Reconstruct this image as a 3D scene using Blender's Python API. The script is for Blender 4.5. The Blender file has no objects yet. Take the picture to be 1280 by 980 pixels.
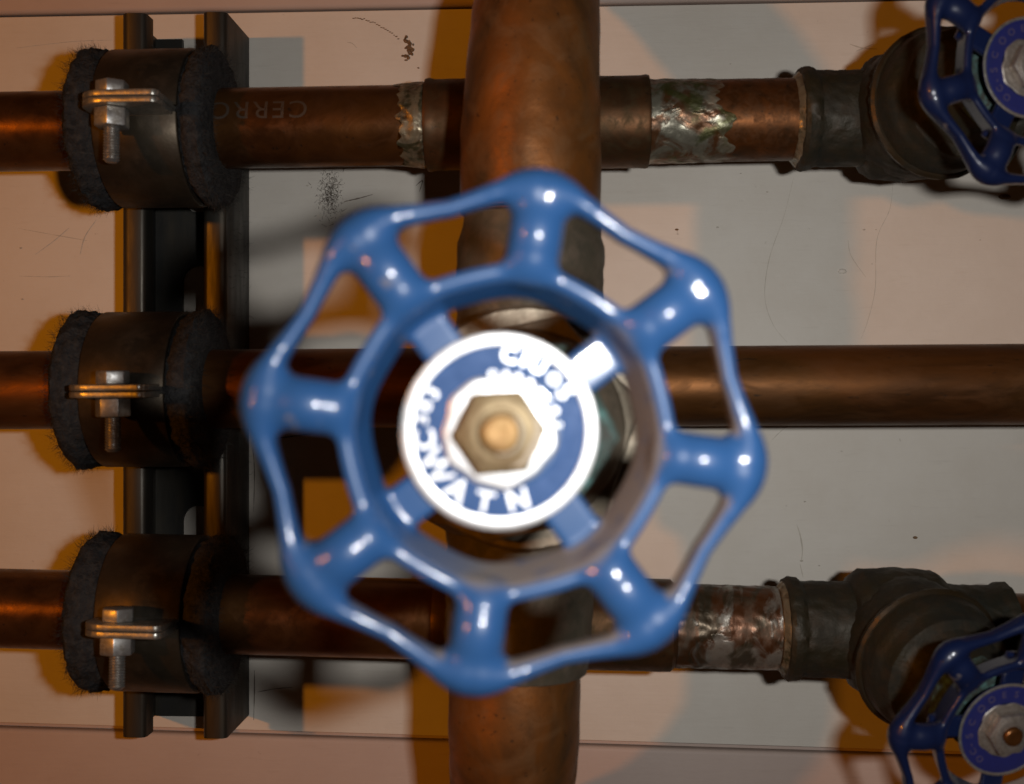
import bpy, bmesh, math, random
import numpy as np
from mathutils import Vector, Matrix, noise as mnoise

random.seed(7)
rng = np.random.default_rng(7)
scene = bpy.context.scene
COL = scene.collection
R = math.radians
MM = 0.001
Z0 = 1200.0                     # the camera's height above the floor, mm

# ------------------------------------------------------------------ camera
FPX = 1450.0                    # focal length in photo pixels (1280 wide)
CAM = Vector((0.0, -480.0, 0.0))
YAW = R(2.3)
cam_data = bpy.data.cameras.new('camera')
cam = bpy.data.objects.new('camera', cam_data)
COL.objects.link(cam)
cam.location = (CAM.x * MM, CAM.y * MM, (CAM.z + Z0) * MM)
cam.rotation_euler = (R(90), 0, YAW)
cam_data.sensor_width = 36.0
cam_data.lens = FPX / 1280 * 36.0
cam_data.clip_start = 0.005
cam_data.clip_end = 50
cam_data.dof.use_dof = True
cam_data.dof.focus_distance = 0.46
cam_data.dof.aperture_fstop = 11.8
scene.camera = cam

# ------------------------------------------------------------------ world: a dim warm room
world = bpy.data.worlds.new('World')
scene.world = world
world.use_nodes = True
bg = world.node_tree.nodes['Background']
bg.inputs[0].default_value = (1.0, 0.42, 0.14, 1)
bg.inputs[1].default_value = 0.012

# ------------------------------------------------------------------ lights
# the camera's flash, right of the lens
fl = bpy.data.lights.new('camera_flash', 'AREA')
fl.shape = 'RECTANGLE'
fl.size = 0.016
fl.size_y = 0.010
fl.energy = 0.59
fl.color = (0.985, 0.985, 1.0)
fl.spread = R(145)
flo = bpy.data.objects.new('camera_flash', fl)
COL.objects.link(flo)
flo.location = (0.054, -0.482, 0.010 + Z0 * MM)
flo.rotation_euler = (R(90), 0, YAW - R(5))
# the room's bulb, to the left, a little above
lb = bpy.data.lights.new('room_bulb', 'POINT')
lb.shadow_soft_size = 0.036
lb.energy = 22.0
lb.color = (1.0, 0.32, 0.008)
lbo = bpy.data.objects.new('room_bulb', lb)
COL.objects.link(lbo)
lbo.location = (-0.95, -1.20, 0.14 + Z0 * MM)

scene.view_settings.view_transform = 'Standard'
scene.view_settings.look = 'None'
scene.view_settings.gamma = 1.0
scene.view_settings.exposure = 0.0
scene.view_settings.use_curve_mapping = False


# ------------------------------------------------------------------ helpers
def at(u, v, y):
    """The point at depth y (mm in front of the wall is negative) seen at photo pixel u, v."""
    a = (u - 640) / FPX
    b = (490 - v) / FPX
    d = Vector((-math.sin(YAW) + math.cos(YAW) * a, math.cos(YAW) + math.sin(YAW) * a, b))
    return CAM + d * ((y - CAM.y) / d.y)


def wpos(p):
    return Vector((p[0] * MM, p[1] * MM, (p[2] + Z0) * MM))


def thing(name, label, cat, p, group=None):
    o = bpy.data.objects.new(name, None)
    o.empty_display_size = 0.01
    COL.objects.link(o)
    o.location = wpos(p)
    o['label'] = label
    o['category'] = cat
    if group:
        o['group'] = group
    return o


def root_of(o):
    v = Vector((0, 0, 0))
    while o is not None:
        v = v + o.location
        o = o.parent
    return v


def obj(name, verts, faces, mat, parent=None, smooth=True, angle=35):
    """One mesh object; verts in mm in the wall frame."""
    off = root_of(parent) if parent else Vector((0, 0, 0))
    me = bpy.data.meshes.new(name)
    me.from_pydata([tuple(wpos(v) - off) for v in verts], [], faces)
    me.validate()
    me.materials.append(mat)
    o = bpy.data.objects.new(name, me)
    COL.objects.link(o)
    if parent:
        o.parent = parent
    bm = bmesh.new()
    bm.from_mesh(me)
    bmesh.ops.recalc_face_normals(bm, faces=bm.faces)
    bm.to_mesh(me)
    bm.free()
    if smooth:
        me.polygons.foreach_set('use_smooth', [True] * len(me.polygons))
        try:
            me.set_sharp_from_angle(angle=R(angle))
        except Exception:
            pass
    me.update()
    return o


def bobj(name, bm, mat, parent=None, smooth=True, angle=35):
    bm.verts.index_update()
    v = [x.co.copy() for x in bm.verts]
    f = [[q.index for q in fc.verts] for fc in bm.faces]
    bm.free()
    return obj(name, v, f, mat, parent, smooth, angle)


class MB:
    def __init__(s):
        s.v = []
        s.f = []

    def add(s, v, f):
        n = len(s.v)
        s.v += [Vector(x) for x in v]
        s.f += [[i + n for i in q] for q in f]
        return s

    def build(s, name, mat, parent=None, smooth=True, angle=35):
        return obj(name, s.v, s.f, mat, parent, smooth, angle)


def frame(d, hint=Vector((0, 0, 1))):
    d = Vector(d).normalized()
    x = hint.cross(d)
    if x.length < 1e-4:
        x = Vector((1, 0, 0)).cross(d)
    x.normalize()
    return x, d.cross(x), d


def lathe(prof, o, d, seg=64, hint=Vector((0, 0, 1)), jit=0.0, a0=0.0, wob=None):
    """prof: [(along, radius)] about the axis o + d*t."""
    x, y, d = frame(d, hint)
    v, f = [], []
    for t, r in prof:
        for k in range(seg):
            a = a0 + 2 * math.pi * k / seg
            rr = r
            if jit:
                p = Vector((t * .35, math.cos(a) * r * .35, math.sin(a) * r * .35))
                rr = r + jit * mnoise.noise(p + Vector((o[0], o[2], 3)))
            if wob:
                rr += wob(t, a)
            v.append(Vector(o) + d * t + x * (rr * math.cos(a)) + y * (rr * math.sin(a)))
    n = len(prof)
    for i in range(n - 1):
        for k in range(seg):
            k2 = (k + 1) % seg
            f.append([i * seg + k, i * seg + k2, (i + 1) * seg + k2, (i + 1) * seg + k])
    if prof[0][1] > 0:
        f.append(list(range(seg))[::-1])
    if prof[-1][1] > 0:
        f.append([(n - 1) * seg + k for k in range(seg)])
    return v, f


def dense(prof, step=2.0):
    out = []
    for (t0, r0), (t1, r1) in zip(prof[:-1], prof[1:]):
        L = math.hypot(t1 - t0, r1 - r0)
        n = max(1, int(L / step))
        for i in range(n):
            q = i / n
            out.append((t0 + (t1 - t0) * q, r0 + (r1 - r0) * q))
    out.append(prof[-1])
    return out


def sweep(pts, rads, seg=48, hint=Vector((0, 1, 0)), jit=0.0):
    v, f = [], []
    n = len(pts)
    for i, p in enumerate(pts):
        d = (pts[min(i + 1, n - 1)] - pts[max(i - 1, 0)]).normalized()
        x, y, d = frame(d, hint)
        for k in range(seg):
            a = 2 * math.pi * k / seg
            q = x * math.cos(a) + y * math.sin(a)
            rr = rads[i]
            if jit:
                rr += jit * mnoise.noise((p + q * rr) * .11)
            v.append(p + q * rr)
    for i in range(n - 1):
        for k in range(seg):
            k2 = (k + 1) % seg
            f.append([i * seg + k, i * seg + k2, (i + 1) * seg + k2, (i + 1) * seg + k])
    f.append(list(range(seg))[::-1])
    f.append([(n - 1) * seg + k for k in range(seg)])
    return v, f


def spline(pts, n=10):
    """Catmull-Rom through Vectors of any length"""
    out = []
    P = [pts[0]] + list(pts) + [pts[-1]]
    for i in range(1, len(P) - 2):
        for k in range(n):
            t = k / n
            a, b, c, d = P[i - 1], P[i], P[i + 1], P[i + 2]
            out.append(0.5 * ((2 * b) + (c - a) * t + (2 * a - 5 * b + 4 * c - d) * t * t + (3 * b - a - 3 * c + d) * t ** 3))
    out.append(P[-2])
    return out


def box_bm(lo, hi, bev=0.4, seg=2):
    bm = bmesh.new()
    bmesh.ops.create_cube(bm, size=1)
    lo, hi = Vector(lo), Vector(hi)
    for v in bm.verts:
        v.co = Vector([(lo[i] + hi[i]) / 2 + v.co[i] * (hi[i] - lo[i]) for i in range(3)])
    if bev:
        bmesh.ops.bevel(bm, geom=list(bm.edges), offset=bev, segments=seg, profile=0.5, affect='EDGES')
    return bm


def prism(poly, o, ex, ey, ez, h0, h1, bev=0.0):
    """extrude a 2D polygon (in ex, ey) from h0 to h1 along ez"""
    bm = bmesh.new()
    a = [bm.verts.new(Vector(o) + ex * p[0] + ey * p[1] + ez * h0) for p in poly]
    b = [bm.verts.new(Vector(o) + ex * p[0] + ey * p[1] + ez * h1) for p in poly]
    n = len(poly)
    bm.faces.new(a[::-1])
    top = bm.faces.new(b)
    for i in range(n):
        bm.faces.new([a[i], a[(i + 1) % n], b[(i + 1) % n], b[i]])
    bmesh.ops.recalc_face_normals(bm, faces=bm.faces)
    if bev:
        bmesh.ops.bevel(bm, geom=list(bm.edges), offset=bev, segments=2, profile=0.5, affect='EDGES')
    return bm


def hexpoly(r, a0=0.0, n=6):
    return [(r * math.cos(a0 + 2 * math.pi * k / n), r * math.sin(a0 + 2 * math.pi * k / n)) for k in range(n)]


def hairs(name, roots, mat, parent, lmin=1.5, lmax=5.0, w=0.12, curl=1.0):
    """roots: [(point, outward direction)]; thin tapered curling strands"""
    mb_v, mb_f = [], []
    for p, d in roots:
        L = random.uniform(lmin, lmax)
        d = (Vector(d) + Vector([random.gauss(0, .5) for _ in range(3)])).normalized()
        side = d.cross(Vector([random.gauss(0, 1) for _ in range(3)])).normalized()
        bend = Vector([random.gauss(0, 1) for _ in range(3)]) * curl
        n0 = len(mb_v)
        ns = 4
        q = Vector(p)
        for i in range(ns + 1):
            ww = w * (1 - 0.8 * i / ns)
            mb_v += [q - side * ww * .5, q + side * ww * .5]
            q = q + d * (L / ns)
            d = (d + bend * .28).normalized()
        for i in range(ns):
            a = n0 + 2 * i
            mb_f.append([a, a + 1, a + 3, a + 2])
    o = obj(name, mb_v, mb_f, mat, parent, smooth=False)
    o['kind'] = 'stuff'
    return o


# ------------------------------------------------------------------ materials
def new_mat(name):
    m = bpy.data.materials.new(name)
    m.use_nodes = True
    nt = m.node_tree
    b = nt.nodes['Principled BSDF']
    return m, nt, b


def N(nt, t, **kw):
    n = nt.nodes.new(t)
    for k, v in kw.items():
        if hasattr(n, k):
            setattr(n, k, v)
        else:
            n.inputs[k].default_value = v
    return n


def coords(nt, scale=(1, 1, 1), kind='Object'):
    tc = N(nt, 'ShaderNodeTexCoord')
    mp = N(nt, 'ShaderNodeMapping')
    mp.inputs['Scale'].default_value = scale
    nt.links.new(tc.outputs[kind], mp.inputs[0])
    return mp.outputs[0]


def noise_fac(nt, vec, scale, detail=6, rough=.6, lo=.35, hi=.65, dist=0.0):
    n = N(nt, 'ShaderNodeTexNoise')
    n.inputs['Scale'].default_value = scale
    n.inputs['Detail'].default_value = detail
    n.inputs['Roughness'].default_value = rough
    n.inputs['Distortion'].default_value = dist
    nt.links.new(vec, n.inputs['Vector'])
    r = N(nt, 'ShaderNodeMapRange')
    r.inputs['From Min'].default_value = lo
    r.inputs['From Max'].default_value = hi
    nt.links.new(n.outputs['Fac'], r.inputs['Value'])
    return r.outputs['Result'], n.outputs['Fac']


def mix(nt, fac, a, b):
    m = N(nt, 'ShaderNodeMix', data_type='RGBA')
    for sock, val in ((m.inputs['Factor'], fac), (m.inputs['A'], a), (m.inputs['B'], b)):
        if isinstance(val, (int, float)):
            sock.default_value = val
        elif isinstance(val, tuple):
            sock.default_value = val + (1,) if len(val) == 3 else val
        else:
            nt.links.new(val, sock)
    for s in m.inputs:
        if s.name in ('A', 'B') and s.type == 'RGBA':
            val = a if s.name == 'A' else b
            if isinstance(val, tuple):
                s.default_value = val + (1,)
            else:
                nt.links.new(val, s)
    return [o for o in m.outputs if o.type == 'RGBA'][0]


def mul(nt, a, b, op='MULTIPLY'):
    m = N(nt, 'ShaderNodeMath', operation=op)
    for i, x in enumerate((a, b)):
        if isinstance(x, (int, float)):
            m.inputs[i].default_value = x
        else:
            nt.links.new(x, m.inputs[i])
    return m.outputs[0]


def bump(nt, b, h, strength=.3, dist=.001):
    n = N(nt, 'ShaderNodeBump')
    n.inputs['Strength'].default_value = strength
    n.inputs['Distance'].default_value = dist
    nt.links.new(h, n.inputs['Height'])
    nt.links.new(n.outputs[0], b.inputs['Normal'])


def rough_of(nt, b, fac, lo, hi):
    r = N(nt, 'ShaderNodeMapRange')
    r.inputs['To Min'].default_value = lo
    r.inputs['To Max'].default_value = hi
    nt.links.new(fac, r.inputs['Value'])
    nt.links.new(r.outputs[0], b.inputs['Roughness'])


def m_blotch(name, c1, c2, c3, scale=60, rough=(.4, .7), metal=0.0, bstr=.2, stretch=(1, 1, 1), spec=.5, bscale=400, bdist=.0004):
    """three colours blended through two noises, with fine relief"""
    m, nt, b = new_mat(name)
    v = coords(nt, stretch)
    f1, _ = noise_fac(nt, v, scale, lo=.40, hi=.62)
    f2, _ = noise_fac(nt, v, scale * 3.1, lo=.45, hi=.70)
    c = mix(nt, f1, c1, c2)
    c = mix(nt, f2, c, c3)
    nt.links.new(c, b.inputs['Base Color'])
    f3, h = noise_fac(nt, v, bscale, detail=4)
    rough_of(nt, b, f1, *rough)
    b.inputs['Metallic'].default_value = metal
    b.inputs['Specular IOR Level'].default_value = spec
    bump(nt, b, h, bstr, bdist)
    return m


def m_wall(name, base, stain, dirt):
    m, nt, b = new_mat(name)
    v = coords(nt)
    f1, _ = noise_fac(nt, v, 13, detail=9, rough=.7, lo=.38, hi=.66)
    f2, _ = noise_fac(nt, v, 220, detail=3, lo=.69, hi=.76)       # fine specks
    f4, _ = noise_fac(nt, v, 14, detail=3, lo=.45, hi=.6)
    vs = coords(nt, (6, 60, 60))
    f3, h3 = noise_fac(nt, vs, 9, detail=8, lo=.6, hi=.78)        # faint horizontal brush drag
    c = mix(nt, mul(nt, f1, .5), base, stain)
    c = mix(nt, mul(nt, mul(nt, f2, f4), .5), c, dirt)
    c = mix(nt, mul(nt, f3, .13), c, dirt)
    nt.links.new(c, b.inputs['Base Color'])
    b.inputs['Roughness'].default_value = .55
    b.inputs['Specular IOR Level'].default_value = .22
    _, h = noise_fac(nt, v, 160, detail=5)
    hh = mul(nt, h, mul(nt, h3, .8), 'ADD')
    bump(nt, b, hh, .22, .0006)
    return m


def m_blue(name, c1, c2):
    m, nt, b = new_mat(name)
    v = coords(nt)
    f1, _ = noise_fac(nt, v, 70, lo=.3, hi=.7)
    c = mix(nt, mul(nt, f1, .5), c1, c2)
    # dust settled inside the rings, on faces that look towards the axle and upwards
    tc = N(nt, 'ShaderNodeTexCoord')
    fl_ = N(nt, 'ShaderNodeVectorMath', operation='MULTIPLY')
    nt.links.new(tc.outputs['Object'], fl_.inputs[0])
    fl_.inputs[1].default_value = (-1, -1, 0)
    nm = N(nt, 'ShaderNodeVectorMath', operation='NORMALIZE')
    nt.links.new(fl_.outputs[0], nm.inputs[0])
    di = N(nt, 'ShaderNodeVectorMath', operation='DOT_PRODUCT')
    nt.links.new(tc.outputs['Normal'], di.inputs[0])
    nt.links.new(nm.outputs[0], di.inputs[1])
    r1 = N(nt, 'ShaderNodeMapRange')
    r1.inputs['From Min'].default_value = .45
    r1.inputs['From Max'].default_value = .85
    nt.links.new(di.outputs['Value'], r1.inputs['Value'])
    g = N(nt, 'ShaderNodeNewGeometry')
    dt = N(nt, 'ShaderNodeVectorMath', operation='DOT_PRODUCT')
    nt.links.new(g.outputs['Normal'], dt.inputs[0])
    dt.inputs[1].default_value = (-.75, 0, .66)
    r = N(nt, 'ShaderNodeMapRange')
    r.inputs['From Min'].default_value = -.15
    r.inputs['From Max'].default_value = .55
    nt.links.new(dt.outputs['Value'], r.inputs['Value'])
    f2, h2 = noise_fac(nt, v, 260, detail=5, lo=.10, hi=.45)
    dust = mul(nt, mul(nt, mul(nt, r.outputs[0], r1.outputs[0]), f2), 1.0)
    # small chips and grime spots
    f3, _ = noise_fac(nt, v, 150, detail=3, lo=.66, hi=.72)
    dust = mul(nt, dust, mul(nt, f3, .6), 'MAXIMUM')
    c = mix(nt, dust, c, (.17, .15, .135))
    nt.links.new(c, b.inputs['Base Color'])
    rough_of(nt, b, dust, .36, .9)
    b.inputs['Specular IOR Level'].default_value = .28
    b.inputs['Coat Weight'].default_value = .40
    b.inputs['Coat Roughness'].default_value = .09
    return m


def m_copper(name, base=(.135, .054, .014), dark=(.06, .024, .008), tint=(.10, .043, .016), scale=45, rough=(.30, .44), stretch=(1, 1, 1), metal=.65, bstr=.12):
    m, nt, b = new_mat(name)
    v = coords(nt, stretch)
    f1, _ = noise_fac(nt, v, scale, lo=.35, hi=.68, dist=.6)
    f2, _ = noise_fac(nt, v, scale * 2.3, lo=.46, hi=.66, dist=1.0)
    f4, _ = noise_fac(nt, v, 420, detail=2, lo=.66, hi=.74)
    c = mix(nt, f1, base, dark)
    c = mix(nt, mul(nt, f2, .6), c, tint)
    c = mix(nt, mul(nt, f4, .7), c, (.03, .02, .012))
    nt.links.new(c, b.inputs['Base Color'])
    b.inputs['Metallic'].default_value = metal
    b.inputs['Specular IOR Level'].default_value = .2
    rough_of(nt, b, f2, *rough)
    _, h = noise_fac(nt, v, 300, detail=4)
    bump(nt, b, h, bstr, .0005)
    return m


def m_solder(name, silver=(.20, .185, .135), copper=(.12, .05, .018), green=(.060, .064, .016), lo=.45, hi=.55, scale=85, stretch=(1, 1, 1)):
    m, nt, b = new_mat(name)
    v = coords(nt, stretch)
    f1, _ = noise_fac(nt, v, scale, detail=5, lo=lo, hi=hi, dist=.8)
    f2, _ = noise_fac(nt, v, scale * .8, detail=5, lo=.50, hi=.60, dist=1.4)
    f3, _ = noise_fac(nt, v, scale * 3, detail=4, lo=.45, hi=.7)
    c = mix(nt, f1, copper, silver)
    c = mix(nt, mul(nt, f3, .6), c, (.10, .085, .06))
    c = mix(nt, mul(nt, f2, .85), c, green)
    nt.links.new(c, b.inputs['Base Color'])
    b.inputs['Metallic'].default_value = .6
    rough_of(nt, b, f3, .32, .7)
    _, h = noise_fac(nt, v, scale * 1.6, detail=6)
    bump(nt, b, mul(nt, h, mul(nt, f1, .4), 'ADD'), .35, .0010)
    return m


def m_plain(name, c, rough=.5, metal=0.0, spec=.5):
    m, nt, b = new_mat(name)
    v = coords(nt)
    f, h = noise_fac(nt, v, 350, lo=.3, hi=.7)
    col = mix(nt, mul(nt, f, .5), c, tuple(x * .6 for x in c))
    nt.links.new(col, b.inputs['Base Color'])
    b.inputs['Metallic'].default_value = metal
    b.inputs['Specular IOR Level'].default_value = spec
    rough_of(nt, b, f, rough * .85, min(1, rough * 1.15))
    bump(nt, b, h, .12, .0004)
    return m


WALL = m_wall('wall_paint', (.665, .615, .53), (.55, .485, .395), (.16, .115, .075))
RAIL = m_wall('rail_paint', (.47, .37, .31), (.40, .30, .25), (.12, .08, .05))
STRUT = m_blotch('strut_steel', (.040, .038, .032), (.024, .023, .020), (.05, .042, .030), 40, (.4, .7), .55, .15, (1, 1, .25))
LIPS = m_blotch('strut_lip_steel', (.07, .064, .052), (.034, .03, .024), (.055, .044, .03), 60, (.35, .6), .75, .15, (1, 1, .2))
BAND = m_blotch('clamp_steel', (.058, .043, .026), (.030, .024, .016), (.072, .054, .036), 50, (.42, .62), .70, .15)
EDGE = m_blotch('ear_steel', (.46, .44, .38), (.30, .27, .22), (.52, .50, .44), 220, (.30, .5), .85, .3)
FELT = m_blotch('felt', (.034, .033, .033), (.022, .021, .021), (.05, .047, .043), 160, (.95, 1.0), 0, 1.0, spec=.05, bscale=900, bdist=.001)
FUZZ = m_plain('fuzz_fibre', (.040, .036, .031), .95, 0, .05)
TUFT = m_plain('dust_fibre', (.11, .085, .065), .95, 0, .05)
ZINC = m_blotch('zinc_bolt', (.40, .39, .37), (.24, .22, .19), (.46, .45, .42), 260, (.34, .52), .8, .15)
COPPER = m_copper('copper_pipe')
COPPER_MID = m_copper('copper_pipe_mid', (.155, .058, .014), (.060, .026, .009), (.11, .048, .018), 48, (.42, .60), stretch=(.35, 1, 1))
COPPER_BIG = m_copper('copper_large', (.23, .080, .016), (.062, .038, .019), (.17, .088, .036), 34, (.42, .62), metal=.5, bstr=.25)
FITTING = m_copper('copper_fitting', (.11, .045, .016), (.04, .026, .013), (.06, .042, .018), 60, (.45, .65))
SOLDER = m_solder('solder_splash')
SOLDER_R = m_solder('solder_run', (.24, .225, .19), (.10, .04, .015), (.05, .04, .022), .48, .55, 95, (1, .6, .6))
SOLDER_RING = m_solder('solder_ring', (.23, .19, .12), (.07, .042, .018), (.04, .04, .016), .35, .5, 120)
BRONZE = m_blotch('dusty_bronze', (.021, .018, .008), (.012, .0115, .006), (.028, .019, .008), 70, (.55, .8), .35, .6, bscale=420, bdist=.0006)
BRONZE_L = m_blotch('worn_bronze', (.25, .21, .15), (.16, .13, .09), (.30, .24, .17), 60, (.4, .6), .6, .3)
BRONZE_M = m_blotch('brown_bronze', (.11, .09, .06), (.07, .06, .04), (.13, .10, .07), 60, (.5, .7), .4, .4)
RIMB = m_blotch('rubbed_bronze', (.048, .031, .013), (.022, .018, .010), (.036, .025, .012), 120, (.4, .7), .6, .3)
VERDI = m_blotch('verdigris', (.030, .028, .019), (.032, .062, .052), (.085, .19, .17), 130, (.7, .9), .1, .6)
BLUE = m_blue('blue_enamel', (.022, .077, .200), (.017, .064, .174))
BLUE_DIM = m_blue('blue_enamel_dim_flash', (.0050, .0108, .043), (.0040, .0090, .036))  # same blue enamel on the far wheels, weaker flash put into the colour
ALU = m_blotch('label_aluminium', (.62, .62, .61), (.52, .52, .50), (.66, .66, .65), 300, (.40, .5), .8, .1)
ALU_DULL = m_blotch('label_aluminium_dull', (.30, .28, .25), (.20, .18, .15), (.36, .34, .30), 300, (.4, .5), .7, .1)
FIELD = m_plain('label_blue', (.034, .090, .235), .5, 0, .15)
FIELD_DIM = m_plain('label_blue_dim_flash', (.014, .018, .11), .5, 0, .35)  # field of the far label discs, colour darkened for the flash's falloff
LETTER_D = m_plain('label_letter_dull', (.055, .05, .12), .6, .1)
BRASS = m_blotch('brass_nut', (.21, .155, .075), (.15, .10, .045), (.25, .19, .10), 90, (.5, .65), .45, .25)
BRASS_HOT = m_blotch('brass_stem', (.32, .185, .06), (.24, .13, .04), (.38, .24, .09), 200, (.52, .65), .4, .35)
INK = m_plain('pipe_ink', (.042, .024, .012), .7)
MUD = m_blotch('dried_mud', (.16, .085, .035), (.10, .05, .02), (.22, .13, .06), 500, (.8, 1), 0, .6)
SCRATCH = m_plain('scratch_dirt', (.52, .47, .385), .9, 0, .1)
SCR_DK = m_plain('scratch_dark', (.20, .16, .125), .9, 0, .1)

# ------------------------------------------------------------------ wall
zt0, zt1 = 158.0, 160.5
zb0, zb1 = -139.0, -148.5          # bottom joint at x = -260 and x = +260
wall = bobj('wall', box_bm((-330, 0, -142.5), (330, 4.8, 159), .6), WALL)
wall['kind'] = 'structure'
# the panel's lower edge follows the joint
for v in wall.data.vertices:
    x = v.co.x / MM
    z = v.co.z / MM - Z0
    q = (x + 260) / 520
    if z < 0:
        v.co.z = (zb0 + (zb1 - zb0) * q + (z + 142.5) + Z0) * MM
    else:
        v.co.z = (zt0 + (zt1 - zt0) * q + (z - 159) + Z0) * MM


def rail(name, zlo, zhi, y0, up):
    bm = box_bm((-330, y0, zlo), (330, 4.8, zhi), 1.8, 3)
    for v in bm.verts:
        q = (v.co.x + 260) / 520
        if up and v.co.z < zlo + 5:
            v.co.z += (zt0 + (zt1 - zt0) * q) - 159
        if not up and v.co.z > zhi - 5:
            v.co.z += (zb0 + (zb1 - zb0) * q) + 143
    o = bobj(name, bm, RAIL)
    o['kind'] = 'structure'
    return o


rail('upper_rail', 159.7, 260, -2.5, True)
rail('lower_rail', -260, -145.0, -1.5, False)
backing = bobj('backing_board', box_bm((-330, 5, -260), (330, 15, 260), 0), RAIL)
backing['kind'] = 'structure'


def ribbon(name, pix, w, mat, y=-.12):
    P = spline([at(u, v, y) for u, v in pix], 8)
    V, F = [], []
    n = len(P)
    for i, p in enumerate(P):
        d = P[min(i + 1, n - 1)] - P[max(i - 1, 0)]
        s = Vector((-d.z, 0, d.x)).normalized()
        ww = w * (0.35 + 0.65 * math.sin(math.pi * (i + .5) / n)) * random.uniform(.5, 1.2)
        V += [p - s * ww * .5, p + s * ww * .5]
    for i in range(n - 1):
        F.append([2 * i, 2 * i + 1, 2 * i + 3, 2 * i + 2])
    return obj(name, V, F, mat, wall, smooth=False)


for pix, w, mt in (
    ([(992, 222), (980, 270), (962, 322), (956, 370), (966, 405), (984, 428)], .28, SCRATCH),
    ([(1116, 230), (1112, 262), (1096, 300), (1094, 360), (1085, 400), (1076, 424)], .26, SCRATCH),
    ([(1060, 300), (1064, 320), (1082, 346)], .3, SCRATCH),
    ([(20, 285), (70, 294), (110, 301)], .35, SCRATCH),
    ([(86, 285), (66, 302), (44, 318)], .3, SCRATCH),
    ([(120, 275), (106, 296), (100, 318)], .35, SCRATCH),
    ([(24, 345), (58, 346), (88, 345)], .3, SCRATCH),
    ([(318, 838), (318, 866), (317, 900)], .5, SCR_DK),
    ([(322, 865), (344, 861), (366, 859)], .4, SCR_DK),
    ([(316, 560), (318, 590), (317, 640)], .4, SCR_DK),
    ([(345, 548), (368, 545), (396, 541)], .6, SCR_DK),
    ([(996, 656), (1000, 668), (1003, 686), (1002, 700)], .6, SCRATCH),
    ([(1000, 705), (1004, 722)], .4, SCRATCH),
    ([(1062, 55), (1078, 60), (1096, 61)], .6, SCRATCH),
    ([(1070, 64), (1082, 59), (1092, 55)], .5, SCRATCH),
    ([(430, 252), (448, 248), (466, 243)], .5, SCR_DK),
    ([(520, 232), (528, 226), (524, 240)], .6, SCR_DK),
    ([(965, 550), (975, 540), (985, 532)], .3, SCRATCH),
    ([(434, 53), (440, 54), (446, 60)], .5, SCRATCH),
    ([(20, 60), (90, 52), (140, 50)], .3, SCRATCH),
):
    ribbon('scratch', pix, w, mt)


def clump(name, items, mat, parent=None, label=None, cat=None):
    mb = MB()
    for u, v, rx, rz, h in items:
        c = at(u, v, 0)
        prof = [(0, 1.0), (.5, .85), (.85, .5), (1, 0.02)]
        seg = 9
        V, F = [], []
        for t, r in prof:
            for k in range(seg):
                a = 2 * math.pi * k / seg
                j = 1 + .3 * mnoise.noise(Vector((u + math.cos(a), v + math.sin(a), t)))
                V.append(c + Vector((rx * r * j * math.cos(a), -h * t - .02, rz * r * j * math.sin(a))))
        for i in range(3):
            for k in range(seg):
                F.append([i * seg + k, i * seg + (k + 1) % seg, (i + 1) * seg + (k + 1) % seg, (i + 1) * seg + k])
        F.append([3 * seg + k for k in range(seg)])
        mb.add(V, F)
    o = mb.build(name, mat, parent)
    if label:
        o['label'] = label
        o['category'] = cat
    return o


items = []
for k in range(42):                    # crescent of dried mud and its trail
    t = random.random()
    u = 500 + 14 * math.sin(math.pi * (t * .8 + .1)) + random.gauss(0, 2.0) + (-2 if t > .8 else 0)
    v = 47 + t * 28 + random.gauss(0, 1.2)
    items.append((u, v, random.uniform(.35, .9), random.uniform(.35, .8), random.uniform(.3, .8)))
for k in range(22):
    t = k / 21
    items.append((442 + 56 * t, 22 + 5 * t + 21 * t * t + random.gauss(0, .6), .35 + .3 * random.random(), .22, .2))
items.append((523, 85, .55, .3, .3))
clump('mud_smear', items, MUD, None, 'crescent of crumbled brown mud with a thin trail on white wall above upper pipe', 'mud smear')
clump('seed_husk', [(1256, 246, 2.6, 1.2, 1.0)], MUD, None, 'small dark brown seed husk on the wall below upper right blue wheel', 'husk')
clump('paint_blob', [(1053, 339, 1.8, 1.1, .8)], WALL, wall)
for u, v, s in ((1002, 701, 1.1), (1024, 707, .7), (1006, 627, .8), (1144, 672, 1.6), (846, 287, 1.2), (897, 284, .9), (926, 217, .6), (959, 240, .8), (1095, 287, .6), (26, 310, 1.0), (28, 374, .9), (384, 232, .9), (900, 840, .5), (975, 805, .6), (880, 200, .5), (913, 80, .7), (1076, 905, .7), (1225, 300, .5), (1090, 330, .5), (1080, 287, .9)):
    clump('dirt_speck', [(u, v, s * .65, s * .38, .2)], MUD if s > 1.15 else SCRATCH, wall)
# a wisp of dust stuck to the wall
roots = []
for k in range(520):
    p = at(random.gauss(413, 7), random.gauss(243, 14), -.3)
    roots.append((p, Vector((random.gauss(0, 1), -.25, random.gauss(0, 1)))))
o = hairs('dust_wisp', roots, TUFT, None, .6, 2.6, .20, .8)
del o['kind']
o['label'] = 'dark wisp of dust stuck to white wall below upper pipe beside channel'
o['category'] = 'dust'

# ------------------------------------------------------------------ strut channel
SX0, SX1 = at(152, 300, -34).x, at(283, 300, -34).x
SZ0, SZ1 = -135.0, 148.0
SD = 34.0
strut = thing('strut_channel', 'dark steel slotted channel fixed upright to the wall behind the three clamps', 'channel', ((SX0 + SX1) / 2, 0, SZ0))
ex, ey, ez = Vector((1, 0, 0)), Vector((0, 0, 1)), Vector((0, -1, 0))
mb = MB()


def addbm(mb, bm):
    bm.verts.index_update()
    mb.add([v.co.copy() for v in bm.verts], [[q.index for q in f.verts] for f in bm.faces])
    bm.free()


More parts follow.
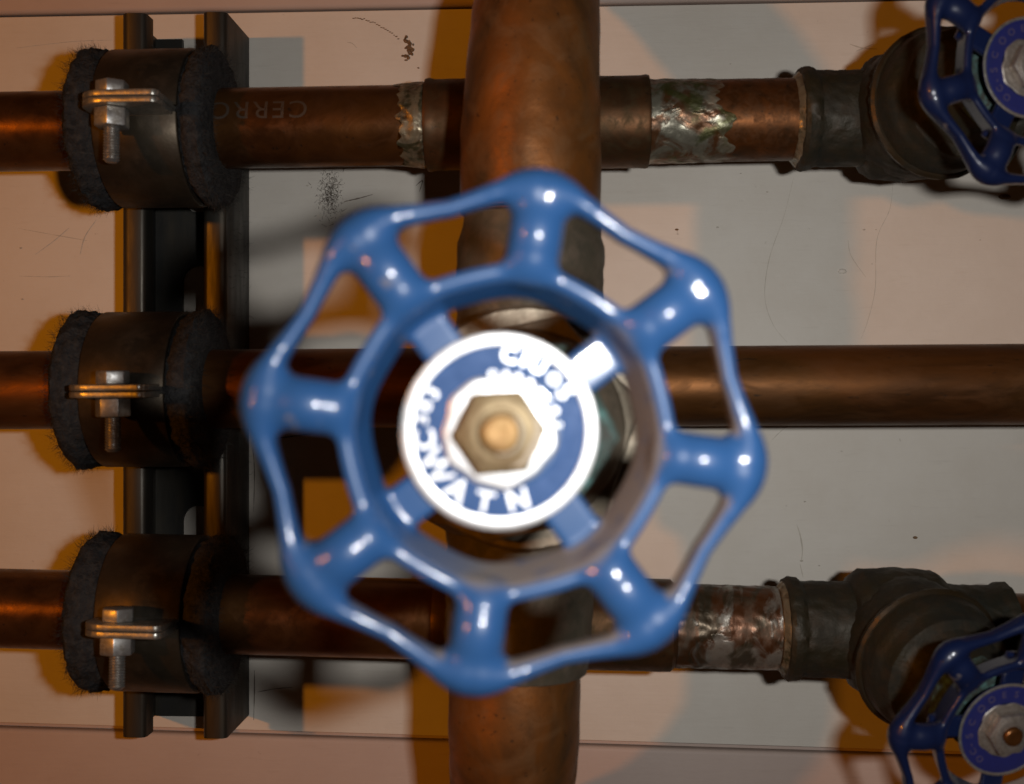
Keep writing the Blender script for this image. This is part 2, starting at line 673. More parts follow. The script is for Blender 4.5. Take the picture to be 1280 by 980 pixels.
SL = at(227.5, 350, -2.9).x
SR = SL + 14.0
scx, sr = (SL + SR) / 2, (SR - SL) / 2
addbm(mb, prism([(SX0 + 2.5, SZ0), (SL, SZ0), (SL, SZ1 - 1), (SX0 + 2.5, SZ1 - 1)], (0, 0, 0), ex, ey, ez, .4, 2.9))
addbm(mb, prism([(SR, SZ0), (SX1 - 2.5, SZ0), (SX1 - 2.5, SZ1 - 1), (SR, SZ1 - 1)], (0, 0, 0), ex, ey, ez, .4, 2.9))
tops = [152.7 - 50 * k for k in range(6)]                  # slot tops, 28 long
cuts = []
for k in range(6):
    lo_z = tops[k + 1] if k < 5 else None
    hi_z = tops[k] - 28
    # solid piece between the bottom of slot k and the top of slot k+1
    pts = []
    zl = lo_z if lo_z is not None else SZ0
    if hi_z <= SZ0:
        continue
    for j in range(13):                                     # concave upper edge (bottom of slot above)
        a = math.pi + math.pi * j / 12
        pts.append((scx + sr * math.cos(a), hi_z + sr + sr * math.sin(a)))
    if lo_z is None or lo_z - sr < SZ0:
        pts += [(SR, max(zl, SZ0)), (SL, max(zl, SZ0))]
    else:
        for j in range(13):
            a = math.pi * j / 12
            pts.append((scx + sr * math.cos(a), lo_z - sr + sr * math.sin(a)))
    addbm(mb, prism(pts, (0, 0, 0), ex, ey, ez, .4, 2.9))
mb.build('web', STRUT, strut, smooth=False)
for s, x0, x1 in ((-1, SX0, SX0 + 2.5), (1, SX1 - 2.5, SX1)):
    bobj('side_wall', box_bm((x0, -SD + 1.2, SZ0), (x1, -.3, SZ1), .5), STRUT, strut)
for s in (-1, 1):
    # the front flange rolls over into a lip that turns back into the channel
    e = SX0 if s < 0 else SX1
    prof = [(0, -SD + 3.0), (0.3, -SD + 1.2), (1.4, -SD + .2), (3, -SD), (7.4, -SD), (8.8, -SD + .6), (9.5, -SD + 2), (9.5, -SD + 8.5),
            (7.2, -SD + 8.5), (7.2, -SD + 3.2), (6.6, -SD + 2.5), (3.2, -SD + 2.5), (2.6, -SD + 3.0)]
    V, F = [], []
    n = len(prof)
    for z in (SZ0 + .2, SZ1 - .2):
        for a, y in prof:
            V.append(Vector((e - s * a, y, z)))
    for i in range(n):
        F.append([i, (i + 1) % n, n + (i + 1) % n, n + i])
    F.append(list(range(n))[::-1])
    F.append([n + i for i in range(n)])
    obj('lip', V, F, LIPS, strut, angle=50)
roots = []
for k in range(420):
    z = random.uniform(-120, 135)
    roots.append((Vector((SX1 + .1, random.uniform(-SD, -1), z)), Vector((1, -.2, 0))))
hairs('fuzz', roots, FUZZ, strut, .6, 4.2, .13, 1.0)

# ------------------------------------------------------------------ horizontal pipes
PY = -62.0
PR = 14.35


def line_at(pix, y):
    return [at(u, v, y) for u, v in pix]


def seg_lathe(p0, p1, t0, t1, prof_r, mat, name, parent, jit=0.0, ns=72, step=3.0, ragged=0.0):
    d = (p1 - p0)
    L = d.length
    d.normalize()
    pr = dense([(t0 + (t1 - t0) * q, r) for q, r in prof_r], step)
    v, f = lathe(pr, p0, d, ns, jit=jit)
    if ragged:
        for i, q in enumerate(v):
            k = i % ns
            a = 2 * math.pi * k / ns
            t = pr[i // ns][0]
            w = (t - t0) / (t1 - t0)
            g = mnoise.noise(Vector((math.cos(a) * 2.2, math.sin(a) * 2.2, t0 * .1))) + .5 * mnoise.noise(Vector((math.cos(a) * 7, math.sin(a) * 7, t0)))
            v[i] = q + d * (ragged * g * (w ** 2))
    return obj(name, v, f, mat, parent)


def tx(p0, p1, u, v):
    """distance along the pipe of the point seen at pixel u on the pipe's near side"""
    q = at(u, v, PY - 8)
    return (q - p0).dot((p1 - p0).normalized())


# upper pipe
A0, A1 = at(-120, 167, PY), at(1400, 143, PY)
up = thing('copper_pipe', 'upper copper pipe with printed lettering and silvery solder patch right of the large vertical pipe', 'pipe', A0, 'horizontal copper pipes')
T = lambda u: tx(A0, A1, u, 150)
seg_lathe(A0, A1, 0, T(1010), [(0, PR), (1, PR)], COPPER, 'pipe', up, 0, 72, 20)
seg_lathe(A0, A1, T(531), T(499), [(0, PR + .4), (.1, PR + .9), (.88, PR + .35), (1, PR + .1)], SOLDER_RING, 'solder_joint', up, .5, 128, 1, 5.0)
seg_lathe(A0, A1, T(530), T(813), [(0, PR + .3), (.004, PR + 2.0), (.02, PR + 2.3), (.04, PR + 1.8), (.96, PR + 1.9), (.985, PR + 2.2), (.997, PR + 1.9), (1, PR + .3)], FITTING, 'coupling', up, .12, 96, 2)
seg_lathe(A0, A1, T(813), T(909), [(0, PR + .7), (.05, PR + .5), (.45, PR + .35), (.93, PR + .25), (1, PR + .05)], SOLDER, 'solder_patch', up, .35, 128, 1, 7.0)
seg_lathe(A0, A1, T(880), T(1000), [(0, PR + .1), (.5, PR + .13), (1, PR + .1)], m_copper('copper_bright', (.13, .046, .012), (.045, .022, .009), (.085, .04, .017), 130, (.40, .62)), 'scrubbed_section', up, .1, 72, 2)
# middle pipe
B0, B1 = at(-120, 488.5, PY), at(1400, 479.5, PY)
mid = thing('copper_pipe', 'plain middle copper pipe running behind the large blue wheel', 'pipe', B0, 'horizontal copper pipes')
seg_lathe(B0, B1, 0, (B1 - B0).length, [(0, PR), (1, PR)], COPPER_MID, 'pipe', mid, 0, 72, 20)
# lower pipe
C0, C1 = at(-120, 757, PY), at(1400, 796, PY)
low = thing('copper_pipe', 'lower copper pipe with silvery solder runs at its right end', 'pipe', C0, 'horizontal copper pipes')
T = lambda u: tx(C0, C1, u, 780)
seg_lathe(C0, C1, 0, (C1 - C0).length, [(0, PR), (1, PR)], COPPER, 'pipe', low, 0, 72, 20)
seg_lathe(C0, C1, T(540), T(846), [(0, PR + .3), (.004, PR + 1.8), (.02, PR + 2.2), (.98, PR + 2.0), (1, PR + .3)], FITTING, 'coupling', low, .12, 96, 2)
seg_lathe(C0, C1, T(846), T(975), [(0, PR + .6), (.1, PR + .45), (.9, PR + .4), (1, PR + .3)], SOLDER_R, 'solder_patch', low, .35, 128, 1)

# printed lettering on the upper pipe (reads upside-down)
cu = bpy.data.curves.new('print', 'FONT')
cu.body = 'CERRO'
cu.size = 11
cu.space_character = 1.15
to = bpy.data.objects.new('print', cu)
COL.objects.link(to)
dg = bpy.context.evaluated_depsgraph_get()
tm = bpy.data.meshes.new_from_object(to.evaluated_get(dg))
bm = bmesh.new()
bm.from_mesh(tm)
bmesh.ops.subdivide_edges(bm, edges=[e for e in bm.edges if e.calc_length() > 1.5], cuts=2)
bpy.data.objects.remove(to)
dA = (A1 - A0).normalized()
xs = [v.co.x for v in bm.verts]
width = max(xs) - min(xs)
t_end = tx(A0, A1, 388, 150)
ppix = 1.0
vv = []
for v in bm.verts:
    t = t_end - (v.co.x - min(xs)) * .92
    ang = R(10) + (4.0 - v.co.y * .85) / PR         # about the front of the pipe, rotated half a turn
    r = PR + .06
    vv.append(A0 + dA * t + Vector((0, -r * math.cos(ang), r * math.sin(ang))))
ff = [[q.index for q in f.verts] for f in bm.faces]
bm.free()
obj('printed_lettering', vv, ff, INK, up, smooth=False)


# ------------------------------------------------------------------ clamps
def clamp(ul, ur, vpix, p0, p1, label, ub, roll, head_a, nut_a):
    d = (p1 - p0).normalized()
    tl = (at(ul, vpix, PY - 28) - p0).dot(d)
    tr = (at(ur, vpix, PY - 13) - p0).dot(d)
    c = p0 + d * ((tl + tr) / 2)
    hw = (tr - tl) / 2
    root = thing('pipe_clamp', label, 'clamp', c, 'pipe clamps on the strut channel')
    bw = 14.8
    BR = 28.3
    sh = 1.0
    # felt
    prof = dense([(-hw, PR + .2), (-hw - .5, 20), (-hw + .3, 26.5), (-hw + 2.2, 28.8), (-hw + 6, 28.6), (-bw - .5 + sh, 26.6), (-bw + 2 + sh, 25.4), (bw - 2 + sh, 25.4), (bw + .5 + sh, 26.6),
                  (hw - 6, 28.2), (hw - 2, 28.6), (hw - .3, 26.5), (hw + .6, 20), (hw, PR + .2)], 1.2)
    v, f = lathe(prof, c, d, 120, jit=1.5)
    felt = obj('felt_liner', v, f, FELT, root, angle=60)
    roots = []
    X, Y, D = frame(d)
    for k in range(5200):
        a = random.uniform(0, 2 * math.pi)
        q = X * math.cos(a) + Y * math.sin(a)
        s = random.choice((-1, 1))
        if random.random() < .55:
            t = s * (hw - random.uniform(0, 6))
            roots.append((c + d * t + q * 28.0, q + d * s * .4))
        else:
            rr = random.uniform(15, 28)
            roots.append((c + d * s * (hw - .2) + q * rr, d * s + q * .3))
    hairs('fuzz', roots, FUZZ, felt, .8, 4.6, .15, 1.0)
    # steel halves with their ears
    th = 2.3
    fv = Vector((0, -math.cos(R(roll)), math.sin(R(roll))))     # towards the ears
    uv = Vector((0, math.sin(R(roll)), math.cos(R(roll))))
    for sgn in (1, -1):
        a_gap = .045
        ring_o, ring_i = [], []
        ns = 40
        pts = []
        # profile in the plane across the pipe: y (towards camera negative), z
        out = []
        for k in range(ns + 1):
            a = a_gap + (math.pi - 2 * a_gap) * k / ns      # from the front ear round the back
            out.append((-math.cos(a) * BR, sgn * math.sin(a) * BR))
        inn = [(y * (BR - th) / BR, z * (BR - th) / BR) for y, z in out]
        bm = bmesh.new()
        xs_ = (-bw, -bw + .5, bw - .5, bw)
        loops = []
        for x in xs_:
            e = .4 if abs(x) == bw else 0
            lo = [bm.verts.new(c + d * (x + sh) + (-fv * y + uv * z) * (1 - e / BR)) for y, z in out]
            li = [bm.verts.new(c + d * (x + sh) - fv * y + uv * z) for y, z in inn]
            loops.append((lo, li))
        for i in range(3):
            for k in range(ns):
                bm.faces.new([loops[i][0][k], loops[i][0][k + 1], loops[i + 1][0][k + 1], loops[i + 1][0][k]])
                bm.faces.new([loops[i][1][k], loops[i + 1][1][k], loops[i + 1][1][k + 1], loops[i][1][k + 1]])
        for i in (0, 3):
            for k in range(ns):
                bm.faces.new([loops[i][0][k], loops[i][1][k], loops[i][1][k + 1], loops[i][0][k + 1]])
        for k in (0, ns):
            for i in range(3):
                bm.faces.new([loops[i][0][k], loops[i + 1][0][k], loops[i + 1][1][k], loops[i][1][k]])
        half = bobj('band_half', bm, BAND, root, angle=40)
        # ear: a flat tab with rounded corners
        y0, y1 = BR - 3.5, BR + 16.0
        ww = bw - 1.0
        rc = 5.0
        poly = [(-ww, y0), (ww, y0)]
        for k in range(7):
            a = math.pi / 2 * k / 6
            poly.append((ww - 2.2 + 2.2 * math.cos(a), y1 - 2.2 + 2.2 * math.sin(a)))
        for k in range(7):
            a = math.pi / 2 + math.pi / 2 * k / 6
            poly.append((-ww + 9 + 9 * math.cos(a), y1 - 9 + 9 * math.sin(a)))
        z0 = sgn * .12
        bm = prism(poly, c + d * sh, d, fv, uv, min(z0, z0 + sgn * 2.1), max(z0, z0 + sgn * 2.1), .45)
        bobj('ear', bm, EDGE, half, angle=40)
    # bolt through the ears
    bc = c + fv * (BR + 8.2)
    bc = bc + d * ((at(ub, 490 + (vpix - 490) * 1.1, bc.y) - bc).dot(d))
    up_ = uv
    bolt = bobj('bolt_head', prism(hexpoly(5.6, R(head_a)), bc, d, -fv, up_, 2.3, 6.8, .6), ZINC, root, angle=30)
    bobj('nut', prism(hexpoly(5.9, R(nut_a)), bc, d, -fv, up_, -8.6, -2.4, .5), ZINC, root, angle=30)
    prof = []
    t = -7.0
    while t > -19.5:
        prof += [(t, 2.75), (t - .45, 2.25)]
        t -= .95
    prof = prof + [(t, 1.7)]
    v, f = lathe(prof, bc, uv, 20, hint=Vector((1, 0, 0)))
    obj('bolt_thread', v, f, ZINC, root, angle=20)
    return root


clamp(74, 268, 160, A0, A1, 'uppermost felt-lined steel clamp holding the pipe with printed lettering', 140, 1.5, 33, 36)
clamp(56, 254, 487, B0, B1, 'middle felt-lined steel clamp, holding the plain pipe', 141, -1.0, 30, 8)
clamp(74, 275, 768, C0, C1, 'lowest felt-lined steel clamp, above the bottom end of channel', 147, 2.5, 48, 38)


# ------------------------------------------------------------------ handwheel (one mesh, from a distance field)
def smin(a, b, k):
    h = np.clip(.5 + .5 * (b - a) / k, 0, 1)
    return b * (1 - h) + a * h - k * h * (1 - h)


def surface_nets(f, o, s):
    sg = f < 0
    nx, ny, nz = f.shape
    cs = np.zeros((nx - 1, ny - 1, nz - 1), int)
    for i in (0, 1):
        for j in (0, 1):
            for k in (0, 1):
                cs += sg[i:nx - 1 + i, j:ny - 1 + j, k:nz - 1 + k]
    act = (cs > 0) & (cs < 8)
    idx = -np.ones(act.shape, int)
    ii = np.argwhere(act)
    idx[act] = np.arange(len(ii))
    acc = np.zeros((len(ii), 3))
    cnt = np.zeros(len(ii))
    corners = [(0, 0, 0), (1, 0, 0), (0, 1, 0), (1, 1, 0), (0, 0, 1), (1, 0, 1), (0, 1, 1), (1, 1, 1)]
    val = [f[ii[:, 0] + c[0], ii[:, 1] + c[1], ii[:, 2] + c[2]] for c in corners]
    for a in range(8):
        for b in range(a + 1, 8):
            ca, cb = np.array(corners[a]), np.array(corners[b])
            if abs(ca - cb).sum() != 1:
                continue
            m = (val[a] < 0) != (val[b] < 0)
            t = np.where(m, val[a] / np.where(m, val[a] - val[b], 1), 0)
            acc += m[:, None] * (ca + t[:, None] * (cb - ca))
            cnt += m
    P = (ii + acc / cnt[:, None]) * s + o
    quads = []
    for ax in range(3):
        sl0 = [slice(None)] * 3
        sl1 = [slice(None)] * 3
        sl0[ax] = slice(0, -1)
        sl1[ax] = slice(1, None)
        ch = sg[tuple(sl0)] != sg[tuple(sl1)]
        e = np.argwhere(ch)
        b, c = (ax + 1) % 3, (ax + 2) % 3
        ok = (e[:, b] > 0) & (e[:, c] > 0) & (e[:, b] < f.shape[b] - 1) & (e[:, c] < f.shape[c] - 1)
        e = e[ok]
        q = []
        for db, dc in ((1, 1), (0, 1), (0, 0), (1, 0)):
            g = e.copy()
            g[:, b] -= db
            g[:, c] -= dc
            q.append(idx[g[:, 0], g[:, 1], g[:, 2]])
        q = np.stack(q, 1)
        flip = ~sg[e[:, 0], e[:, 1], e[:, 2]]
        q[flip] = q[flip][:, ::-1]
        quads.append(q)
    return P, np.concatenate(quads)


UNIT = 46.6 / 331 * MM
BAR_NODES = [tuple(q) for q in spline([Vector(q) for q in ((302, 10, 21), (300, 32, 17), (294, 51, 14), (280.5, 78, 11.3), (264.5, 109.5, 10.2), (243, 148, 11))], 4)][:-4]


def wheel_sdf(X, Y, Z):
    """units: 1/331 of the wheel's radius at a lobe; z towards the viewer; a lobe and a flat arm at angle 0"""
    r = np.sqrt(X * X + Y * Y)
    ph = np.arctan2(Y, X)
    a8 = ph - np.round(ph / (math.pi / 4)) * (math.pi / 4)
    x8, y8 = r * np.cos(a8), np.abs(r * np.sin(a8))
    # lobe arm, arched so that its middle stands highest
    t = np.clip((x8 - 222) / (292 - 222), 0, 1)
    rad = 33.5 + 0.5 * t ** 2
    zc = -7 - 9 * (2 * t - .8) ** 2
    dl = np.sqrt((x8 - (222 + 70 * t)) ** 2 + y8 ** 2 + ((Z - zc) * 1.10) ** 2) - rad
    # broad rounded end of the lobe
    px, py, pz = (x8 - 300) / 31, y8 / 49, (Z + 14) / 27
    k0 = np.sqrt(px * px + py * py + pz * pz) + 1e-6
    k1 = np.sqrt((px / 31) ** 2 + (py / 49) ** 2 + (pz / 27) ** 2) + 1e-6
    de = k0 * (k0 - 1) / k1
    # outer bar between lobes, thick at the lobe and thin half way
    db = None
    nodes = BAR_NODES
    for (ax, ay, ra), (bx, by, rb) in zip(nodes[:-1], nodes[1:]):
        dx, dy = bx - ax, by - ay
        t = np.clip(((x8 - ax) * dx + (y8 - ay) * dy) / (dx * dx + dy * dy), 0, 1)
        rd = ra + (rb - ra) * t
        d2 = np.sqrt((x8 - ax - t * dx) ** 2 + (y8 - ay - t * dy) ** 2)
        qz = np.maximum(np.abs(Z + 14) - 9, 0)
        e = np.sqrt(d2 * d2 + (qz * .95) ** 2) - rd
        db = e if db is None else np.minimum(db, e)
    # inner ring: a band that leans inwards towards its back
    rr = 200 + 2.0 * np.cos(8 * ph) - 20 * np.clip((-Z) / 72, -.1, 1)
    qx = np.maximum(np.abs(r - rr) - 2, 0)
    qz = np.maximum(np.abs(Z + 38) - 31, 0)
    dr = np.sqrt(qx * qx + qz * qz) - 9.0
    # flat arms to the hub
    a4 = ph - np.round(ph / (math.pi / 2)) * (math.pi / 2)
    x4, y4 = r * np.cos(a4), np.abs(r * np.sin(a4))
    qx = np.maximum(np.abs(x4 - 125) - 75, 0)
    qy = np.maximum(y4 - 24, 0)
    qz = np.maximum(np.abs(Z + 66) - 5, 0)
    df = np.sqrt(qx * qx + qy * qy + qz * qz) - 4.5
    # hub
    qx = np.maximum(r - 74, 0)
    qz = np.maximum(np.abs(Z + 68) - 14, 0)
    dh = np.sqrt(qx * qx + qz * qz) - 4
    d = smin(dl, smin(de, db, 12.0), 13.0)
    d = smin(d, dr, 17.0)
    return smin(d, smin(df, dh, 10.0), 9.0)


def wheel_mesh():
    s = 4.0
    xs = np.arange(-350, 351, s)
    zs = np.arange(-92, 60, s)
    X, Y, Z = np.meshgrid(xs, xs, zs, indexing='ij')
    P, Q = surface_nets(wheel_sdf(X, Y, Z), np.array([-350, -350, -92], float), s)
    for it in range(4):                                   # draw the vertices onto the exact surface
        d = wheel_sdf(P[:, 0], P[:, 1], P[:, 2])
        g = []
        for ax in range(3):
            e = np.zeros(3)
            e[ax] = .6
            A, B = P + e, P - e
            g.append((wheel_sdf(A[:, 0], A[:, 1], A[:, 2]) - wheel_sdf(B[:, 0], B[:, 1], B[:, 2])) / 1.2)
        g = np.stack(g, 1)
        n2 = np.maximum((g * g).sum(1), .15)
        P = P - np.clip(d / n2, -2, 2)[:, None] * g
    me = bpy.data.meshes.new('handwheel')
    me.from_pydata((P * UNIT).tolist(), [], Q.tolist())
    me.validate()
    me.materials.append(BLUE)
    bm = bmesh.new()
    bm.from_mesh(me)
    for _ in range(2):
        bmesh.ops.smooth_vert(bm, verts=bm.verts, factor=.5, use_axis_x=True, use_axis_y=True, use_axis_z=True)
    bmesh.ops.recalc_face_normals(bm, faces=bm.faces)
    bm.to_mesh(me)
    bm.free()
    me.polygons.foreach_set('use_smooth', [True] * len(me.polygons))
    me.update()
    return me


WHEEL = wheel_mesh()
WHEEL_DIM = WHEEL.copy()
WHEEL_DIM.materials.clear()
WHEEL_DIM.materials.append(BLUE_DIM)


def local_mesh(name, verts, faces, mat, angle=35, smooth=True):
    me = bpy.data.meshes.new(name)
    me.from_pydata([tuple(Vector(v) * UNIT) for v in verts], [], faces)
    me.validate()
    me.materials.append(mat)
    bm = bmesh.new()
    bm.from_mesh(me)
    bmesh.ops.recalc_face_normals(bm, faces=bm.faces)
    bm.to_mesh(me)
    bm.free()
    if smooth:
        me.polygons.foreach_set('use_smooth', [True] * len(me.polygons))
        me.set_sharp_from_angle(angle=R(angle))
    return me


def put(name, me, M, root, parent=None):
    o = bpy.data.objects.new(name, me)
    COL.objects.link(o)
    if parent is None:
        o.parent = root
        o.matrix_local = Matrix.Translation(-root.location) @ M
    else:
        o.parent = parent
        o.matrix_local = Matrix.Identity(4)
    return o


def bm_lists(bm):
    bm.verts.index_update()
    v = [x.co.copy() for x in bm.verts]
    f = [[q.index for q in fc.verts] for fc in bm.faces]
    bm.free()
    return v, f


ZA = Vector((0, 0, 1))


def glyph_mesh(items, z, h, mat, thick=0.0):
    """raised glyphs round the disc: (character, angle, radius of its middle, size, tops outward?)"""
    V, F = [], []
    for ch, ang, rad, size, outward in items:
        cu = bpy.data.curves.new('g', 'FONT')
        cu.body = ch
        cu.size = size
        cu.extrude = h
        cu.offset = thick
        cu.align_x = 'CENTER'
        o = bpy.data.objects.new('g', cu)
        COL.objects.link(o)
        dg = bpy.context.evaluated_depsgraph_get()
        me = bpy.data.meshes.new_from_object(o.evaluated_get(dg))
        rot = R(ang) - math.pi / 2 if outward else R(ang) + math.pi / 2
        M = Matrix.Translation((rad * math.cos(R(ang)), rad * math.sin(R(ang)), z)) @ Matrix.Rotation(rot, 4, 'Z')
        n = len(V)
        for v in me.vertices:
            V.append(M @ (v.co - Vector((0, size * .35, 0))))
        for p in me.polygons:
            F.append([n + i for i in p.vertices])
        bpy.data.objects.remove(o)
        bpy.data.meshes.remove(me)
    return local_mesh('lettering', V, F, mat, smooth=False)


BIG_TEXT = [('C', 83, 99, 30, True), ('I', 71, 99, 30, True), ('U', 60, 99, 30, True), ('O', 44, 96, 20, True), ('S', 31, 98, 30, True),
            ('o', 97, 76, 20, True), ('n', 84, 75, 17, True), ('n', 71, 75, 17, True), ('n', 58, 75, 17, True), ('o', 20, 78, 15, True), ('s', 6, 78, 15, True),
            ('3', 150, 100, 26, True), ('8', 161, 102, 26, True), ('3', 171, 102, 24, True), ('C', 186, 97, 38, True),
            ('W', 209, 92, 44, False), ('A', 234, 92, 44, False), ('T', 258, 92, 40, False), ('N', 285, 90, 38, False)]
SMALL_TEXT = [('S', 187, 98, 28, True), ('-', 203, 98, 26, True), ('O', 140, 96, 26, False), ('C', 165, 98, 24, True), ('O', 120, 98, 24, True), ('C', 215, 98, 24, True), ('O', 232, 98, 24, True),
              ('E', 100, 98, 24, True), ('S', 80, 98, 24, True), ('O', 60, 98, 24, True), ('N', 40, 98, 24, True)]


def wheel_set(root, centre, normal, rot, rmm, text, field_m, ring_m, letter_m, nut_m, stem_m, small):
    """handwheel, label disc and nut of a valve"""
    x, y, n = frame(normal, Vector((0, 0, 1)))
    s = rmm / 46.6
    M = Matrix.Translation(wpos(centre)) @ Matrix(((x.x, y.x, n.x, 0), (x.y, y.y, n.y, 0), (x.z, y.z, n.z, 0), (0, 0, 0, 1))) @ Matrix.Scale(s, 4)
    Mw = M @ Matrix.Rotation(R(rot), 4, 'Z')
    M = M @ Matrix.Translation((0 if small else -7 * UNIT, 0, -13 * UNIT))
    put('handwheel', WHEEL_DIM if small else WHEEL, Mw, root)
    # label disc
    v, f = lathe([(-43, 20), (-43, 122), (-41, 125), (-38.5, 125), (-37.2, 122), (-37.2, 105), (-37.2, 20)], (0, 0, 0), ZA, 96, hint=Vector((1, 0, 0)))
    disc = put('label_disc', local_mesh('label_disc', v, f, field_m), M, root)
    w = 16 if not small else 7
    v, f = lathe([(-37.6, 125.6 - w), (-35.2, 126 - w), (-34.6, 127.5 - w), (-34.6, 124), (-35.4, 126), (-37.6, 126)], (0, 0, 0), ZA, 96, hint=Vector((1, 0, 0)))
    put('rim', local_mesh('rim', v, f[:-2], ring_m), M, root, disc)
    v, f = lathe([(-37.6, 74), (-35.8, 72), (-35.0, 67), (-35.0, 40), (-37, 40)], (0, 0, 0), ZA, 64, hint=Vector((1, 0, 0)), wob=lambda t, a: 2.2 * math.sin(5 * a + 1) + 1.4 * math.sin(11 * a))
    put('washer', local_mesh('washer', v, f[:-2], ring_m), M, root, disc)
    gl = glyph_mesh(text, -36.4, 1.1, letter_m, .45)
    put('lettering', gl, M, root, disc)
    # hex nut with the stem end standing out of it
    bm = prism(hexpoly(59, R(4)), (0, 0, 0), Vector((1, 0, 0)), Vector((0, 1, 0)), ZA, -34.8, -8, 3.5)
    v, f = bm_lists(bm)
    nut = put('stem_nut', local_mesh('stem_nut', v, f, nut_m, 30), M, root)
    v, f = lathe([(-9, 47), (-6, 46), (-4.6, 43), (-4.6, 30), (-9, 27)], (0, 0, 0), ZA, 48, hint=Vector((1, 0, 0)))
    put('collar', local_mesh('collar', v, f[:-2], nut_m), M, root, nut)
    v, f = lathe([(-12, 25), (2, 24.5), (5, 22), (6.4, 17), (5.2, 9), (4.6, 0.5)], (0, 0, 0), ZA, 40, hint=Vector((1, 0, 0)), wob=lambda t, a: .8 * math.sin(3 * a))
    put('stem_end', local_mesh('stem_end', v, f, stem_m), M, root)
    return M


# ------------------------------------------------------------------ large vertical pipe
VY = -112.0
vp = thing('copper_pipe', 'large vertical copper pipe passing in front of the three thinner pipes', 'pipe', at(643, 1010, VY))
# upper fitting: bends away towards the wall above the frame
K = [(663, 268, VY, 22.0), (663.5, 200, VY, 22.3), (664, 150, VY, 21.9), (666, 95, VY + .5, 21.3), (669, 45, VY + 3, 20.9), (671.5, 5, VY + 10, 20.4), (672, -40, VY + 24, 20.0), (670, -90, VY + 46, 20.0), (668, -120, VY + 80, 20.0)]
cen = spline([Vector(at(u, v, y)) for u, v, y, r in K], 8)
rad = [x[0] for x in spline([Vector((r, 0, 0)) for u, v, y, r in K], 8)]
v, f = sweep(cen, rad, 72, jit=.5)
obj('upper_elbow', v, f, COPPER_BIG, vp)
K = [(643, 828, VY, 20.6), (643, 850, VY, 20.8), (643, 885, VY, 20.9), (643, 912, VY + 1, 20.9), (642, 945, VY + 5, 20.6), (640, 990, VY + 16, 20.3), (638, 1040, VY + 38, 20.2), (637, 1075, VY + 80, 20.2)]
cen = spline([Vector(at(u, v, y)) for u, v, y, r in K], 8)
rad = [x[0] for x in spline([Vector((r, 0, 0)) for u, v, y, r in K], 8)]
v, f = sweep(cen, rad, 72, jit=.35)
obj('lower_elbow', v, f, COPPER_BIG, vp)
v, f = sweep([at(663, 270, VY), at(653, 540, VY), at(643, 832, VY)], [20.0, 20.0, 20.0], 48)
obj('pipe', v, f, COPPER_BIG, vp)


# ------------------------------------------------------------------ valves
def valve_big():
    P0, P1 = at(662, 534, VY), at(634, 542, -275)
    root = thing('gate_valve', 'large gate valve with big blue handwheel close to the camera in the middle', 'valve', P0, 'gate valves with blue wheels')
    ax = (P1 - P0).normalized()
    L = (P1 - P0).length
    # body with its two sockets, in line with the vertical pipe
    q0, q1 = at(665, 272, VY), at(646, 838, VY)
    dq = (q1 - q0).normalized()
    Lq = (q1 - q0).length
    m_ = Lq / 2
    pr = dense([(0, 20.5), (.5, 21.5), (6, 22.2), (9, 23.2), (28, 23.4), (31, 22.4), (44, 24), (m_ - 24, 31), (m_, 34), (m_ + 24, 31), (Lq - 44, 24), (Lq - 31, 22.4), (Lq - 28, 23.4), (Lq - 6, 23.2), (Lq - .5, 21.8), (Lq, 20.5)], 2.5)
    v, f = lathe(pr, q0, dq, 72, hint=Vector((0, 1, 0)), jit=.6)
    obj('body', v, f, BRONZE_M, root)
    prof = [(0, 30), (24, 29.5), (33, 30), (34, 33.2), (35, 34), (47, 34), (48.2, 33)]
    v, f = lathe(dense(prof, 1.5), P0, ax, 96, jit=.35)
    fl_ = obj('bonnet_flange', v, f, BRONZE_L, root)
    x, y, d = frame(ax)
    bobj('bonnet_hex', prism(hexpoly(32, R(12)), P0, x, y, d, 48.3, 58, 1.0), BRONZE_L, root, angle=30)
    v, f = lathe(dense([(57.5, 27), (60, 26.5), (64, 24), (74, 20), (92, 17.5), (104, 17), (110, 19.5), (118, 19.5)], 2), P0, ax, 72, jit=.3)
    obj('bonnet', v, f, BRONZE_L, root)
    bobj('packing_nut', prism(hexpoly(20.6, R(-3)), P0 + Vector((.8, 0, 0)), x, y, d, 118.5, 138, 1.0), VERDI, root, angle=30)
    v, f = lathe([(130, 6.2), (L - 3, 6.2)], P0, ax, 32)
    obj('stem', v, f, BRONZE_L, root)
    tilt = Vector((math.sin(R(5.5)), -1, -.02)).normalized()
    wheel_set(root, P1, tilt, 36.8, 47.5, BIG_TEXT, FIELD, ALU, ALU, BRASS, BRASS_HOT, False)
    return root


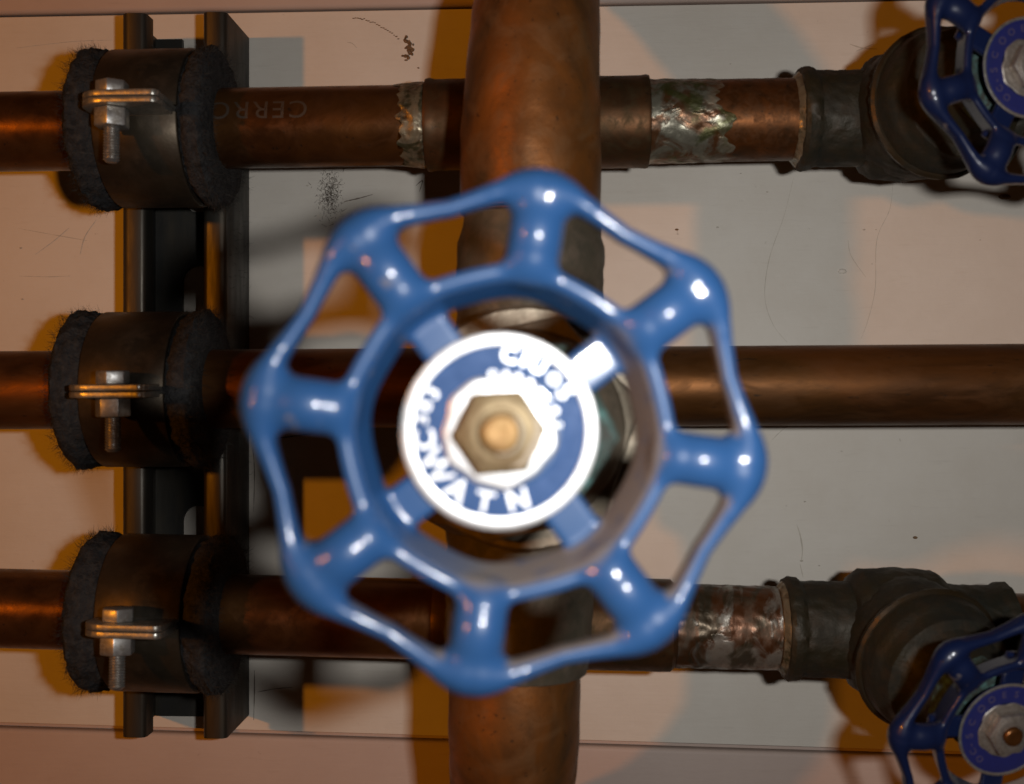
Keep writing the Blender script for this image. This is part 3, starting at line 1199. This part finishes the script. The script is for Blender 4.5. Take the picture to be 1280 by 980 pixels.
def valve_small(body_px, wheel_px, wy, rot, rmm, uvend, label, p0, p1):
    d = (p1 - p0).normalized()
    tb = (at(body_px[0], body_px[1], PY) - p0).dot(d)
    P0 = p0 + d * tb
    P1 = at(wheel_px[0], wheel_px[1], wy)
    root = thing('gate_valve', label, 'valve', P0, 'gate valves with blue wheels')
    ax = (P1 - P0).normalized()
    L = (P1 - P0).length
    t0 = tx(p0, p1, uvend[0], body_px[1]) - tb
    t1 = tx(p0, p1, uvend[1], body_px[1]) - tb
    # body along the pipe: lip, socket, bulge, socket, lip
    pr = [(t0, PR + .2), (t0 + .6, 17.4), (t0 + 2, 18.3), (t0 + 5, 18.0), (t0 + 6.5, 16.8), (t1 - 1.0, 17.0), (t1, 19.5), (t1 + 3, 21.5), (0, 22.5), (-t1 - 3, 21.5), (-t1, 19.5), (-t1 + 1, 17), (-t0 - 6.5, 16.8), (-t0 - 5, 18), (-t0 - 2, 18.3), (-t0, PR + .2)]
    v, f = lathe(dense(pr, 1.2), P0, d, 96, jit=.5)
    body = obj('body', v, f, BRONZE, root)
    v, f = lathe(dense([(t0 - 1.5, PR + .2), (t0 - .3, PR + 1.4), (t0 + .9, PR + 2.6), (t0 + 1.6, PR + 1.8)], .5), P0, d, 96, jit=1.0)
    obj('solder_joint', v, f, SOLDER_RING, body)
    pr = [(-4, 20), (4, 22.5), (12, 23.4), (19, 23.2), (21, 24), (22, 25.4)]
    v, f = lathe(dense(pr, 1.6), P0, ax, 72, jit=.8)
    obj('neck', v, f, BRONZE, root)
    v, f = lathe(dense([(21.8, 24.4), (22.4, 25.5), (23.6, 25.7), (24.6, 24.8)], .6), P0, ax, 96, jit=.3)
    obj('bonnet_rim', v, f, RIMB, root)
    x, y, dd = frame(ax)
    v, f = lathe(dense([(24.2, 24.2), (31, 23.4), (32.5, 22.5), (34, 21.8), (38, 21), (39, 18.0), (44, 14.5), (50, 13)], 1.5), P0, ax, 72, jit=.4)
    obj('bonnet', v, f, BRONZE, root)
    bobj('packing_nut', prism(hexpoly(14.6, R(20)), P0, x, y, dd, 49.5, 60, .8), VERDI, root, angle=30)
    v, f = lathe([(58, 4.6), (L - 4, 4.6)], P0, ax, 24)
    obj('stem', v, f, BRONZE, root)
    wheel_set(root, P1, ax, rot, rmm, SMALL_TEXT, FIELD_DIM, ALU_DULL, LETTER_D, ALU_DULL, COPPER, True)
    return root


valve_big()
valve_small((1128, 147), (1302, 78), -135, -27, 39.6, (1000, 1088), 'gate valve with dimmed blue wheel cut off at the upper right corner', A0, A1)
valve_small((1119, 789), (1271, 925), -135, -4, 39.2, (982, 1070), 'gate valve with dimmed blue wheel cut off at the lower right corner', C0, C1)

# ------------------------------------------------------------------ render
scene.render.engine = 'CYCLES'
scene.cycles.samples = 128
scene.cycles.use_denoising = True
scene.cycles.max_bounces = 6
scene.render.resolution_x = 1024
scene.render.resolution_y = 784
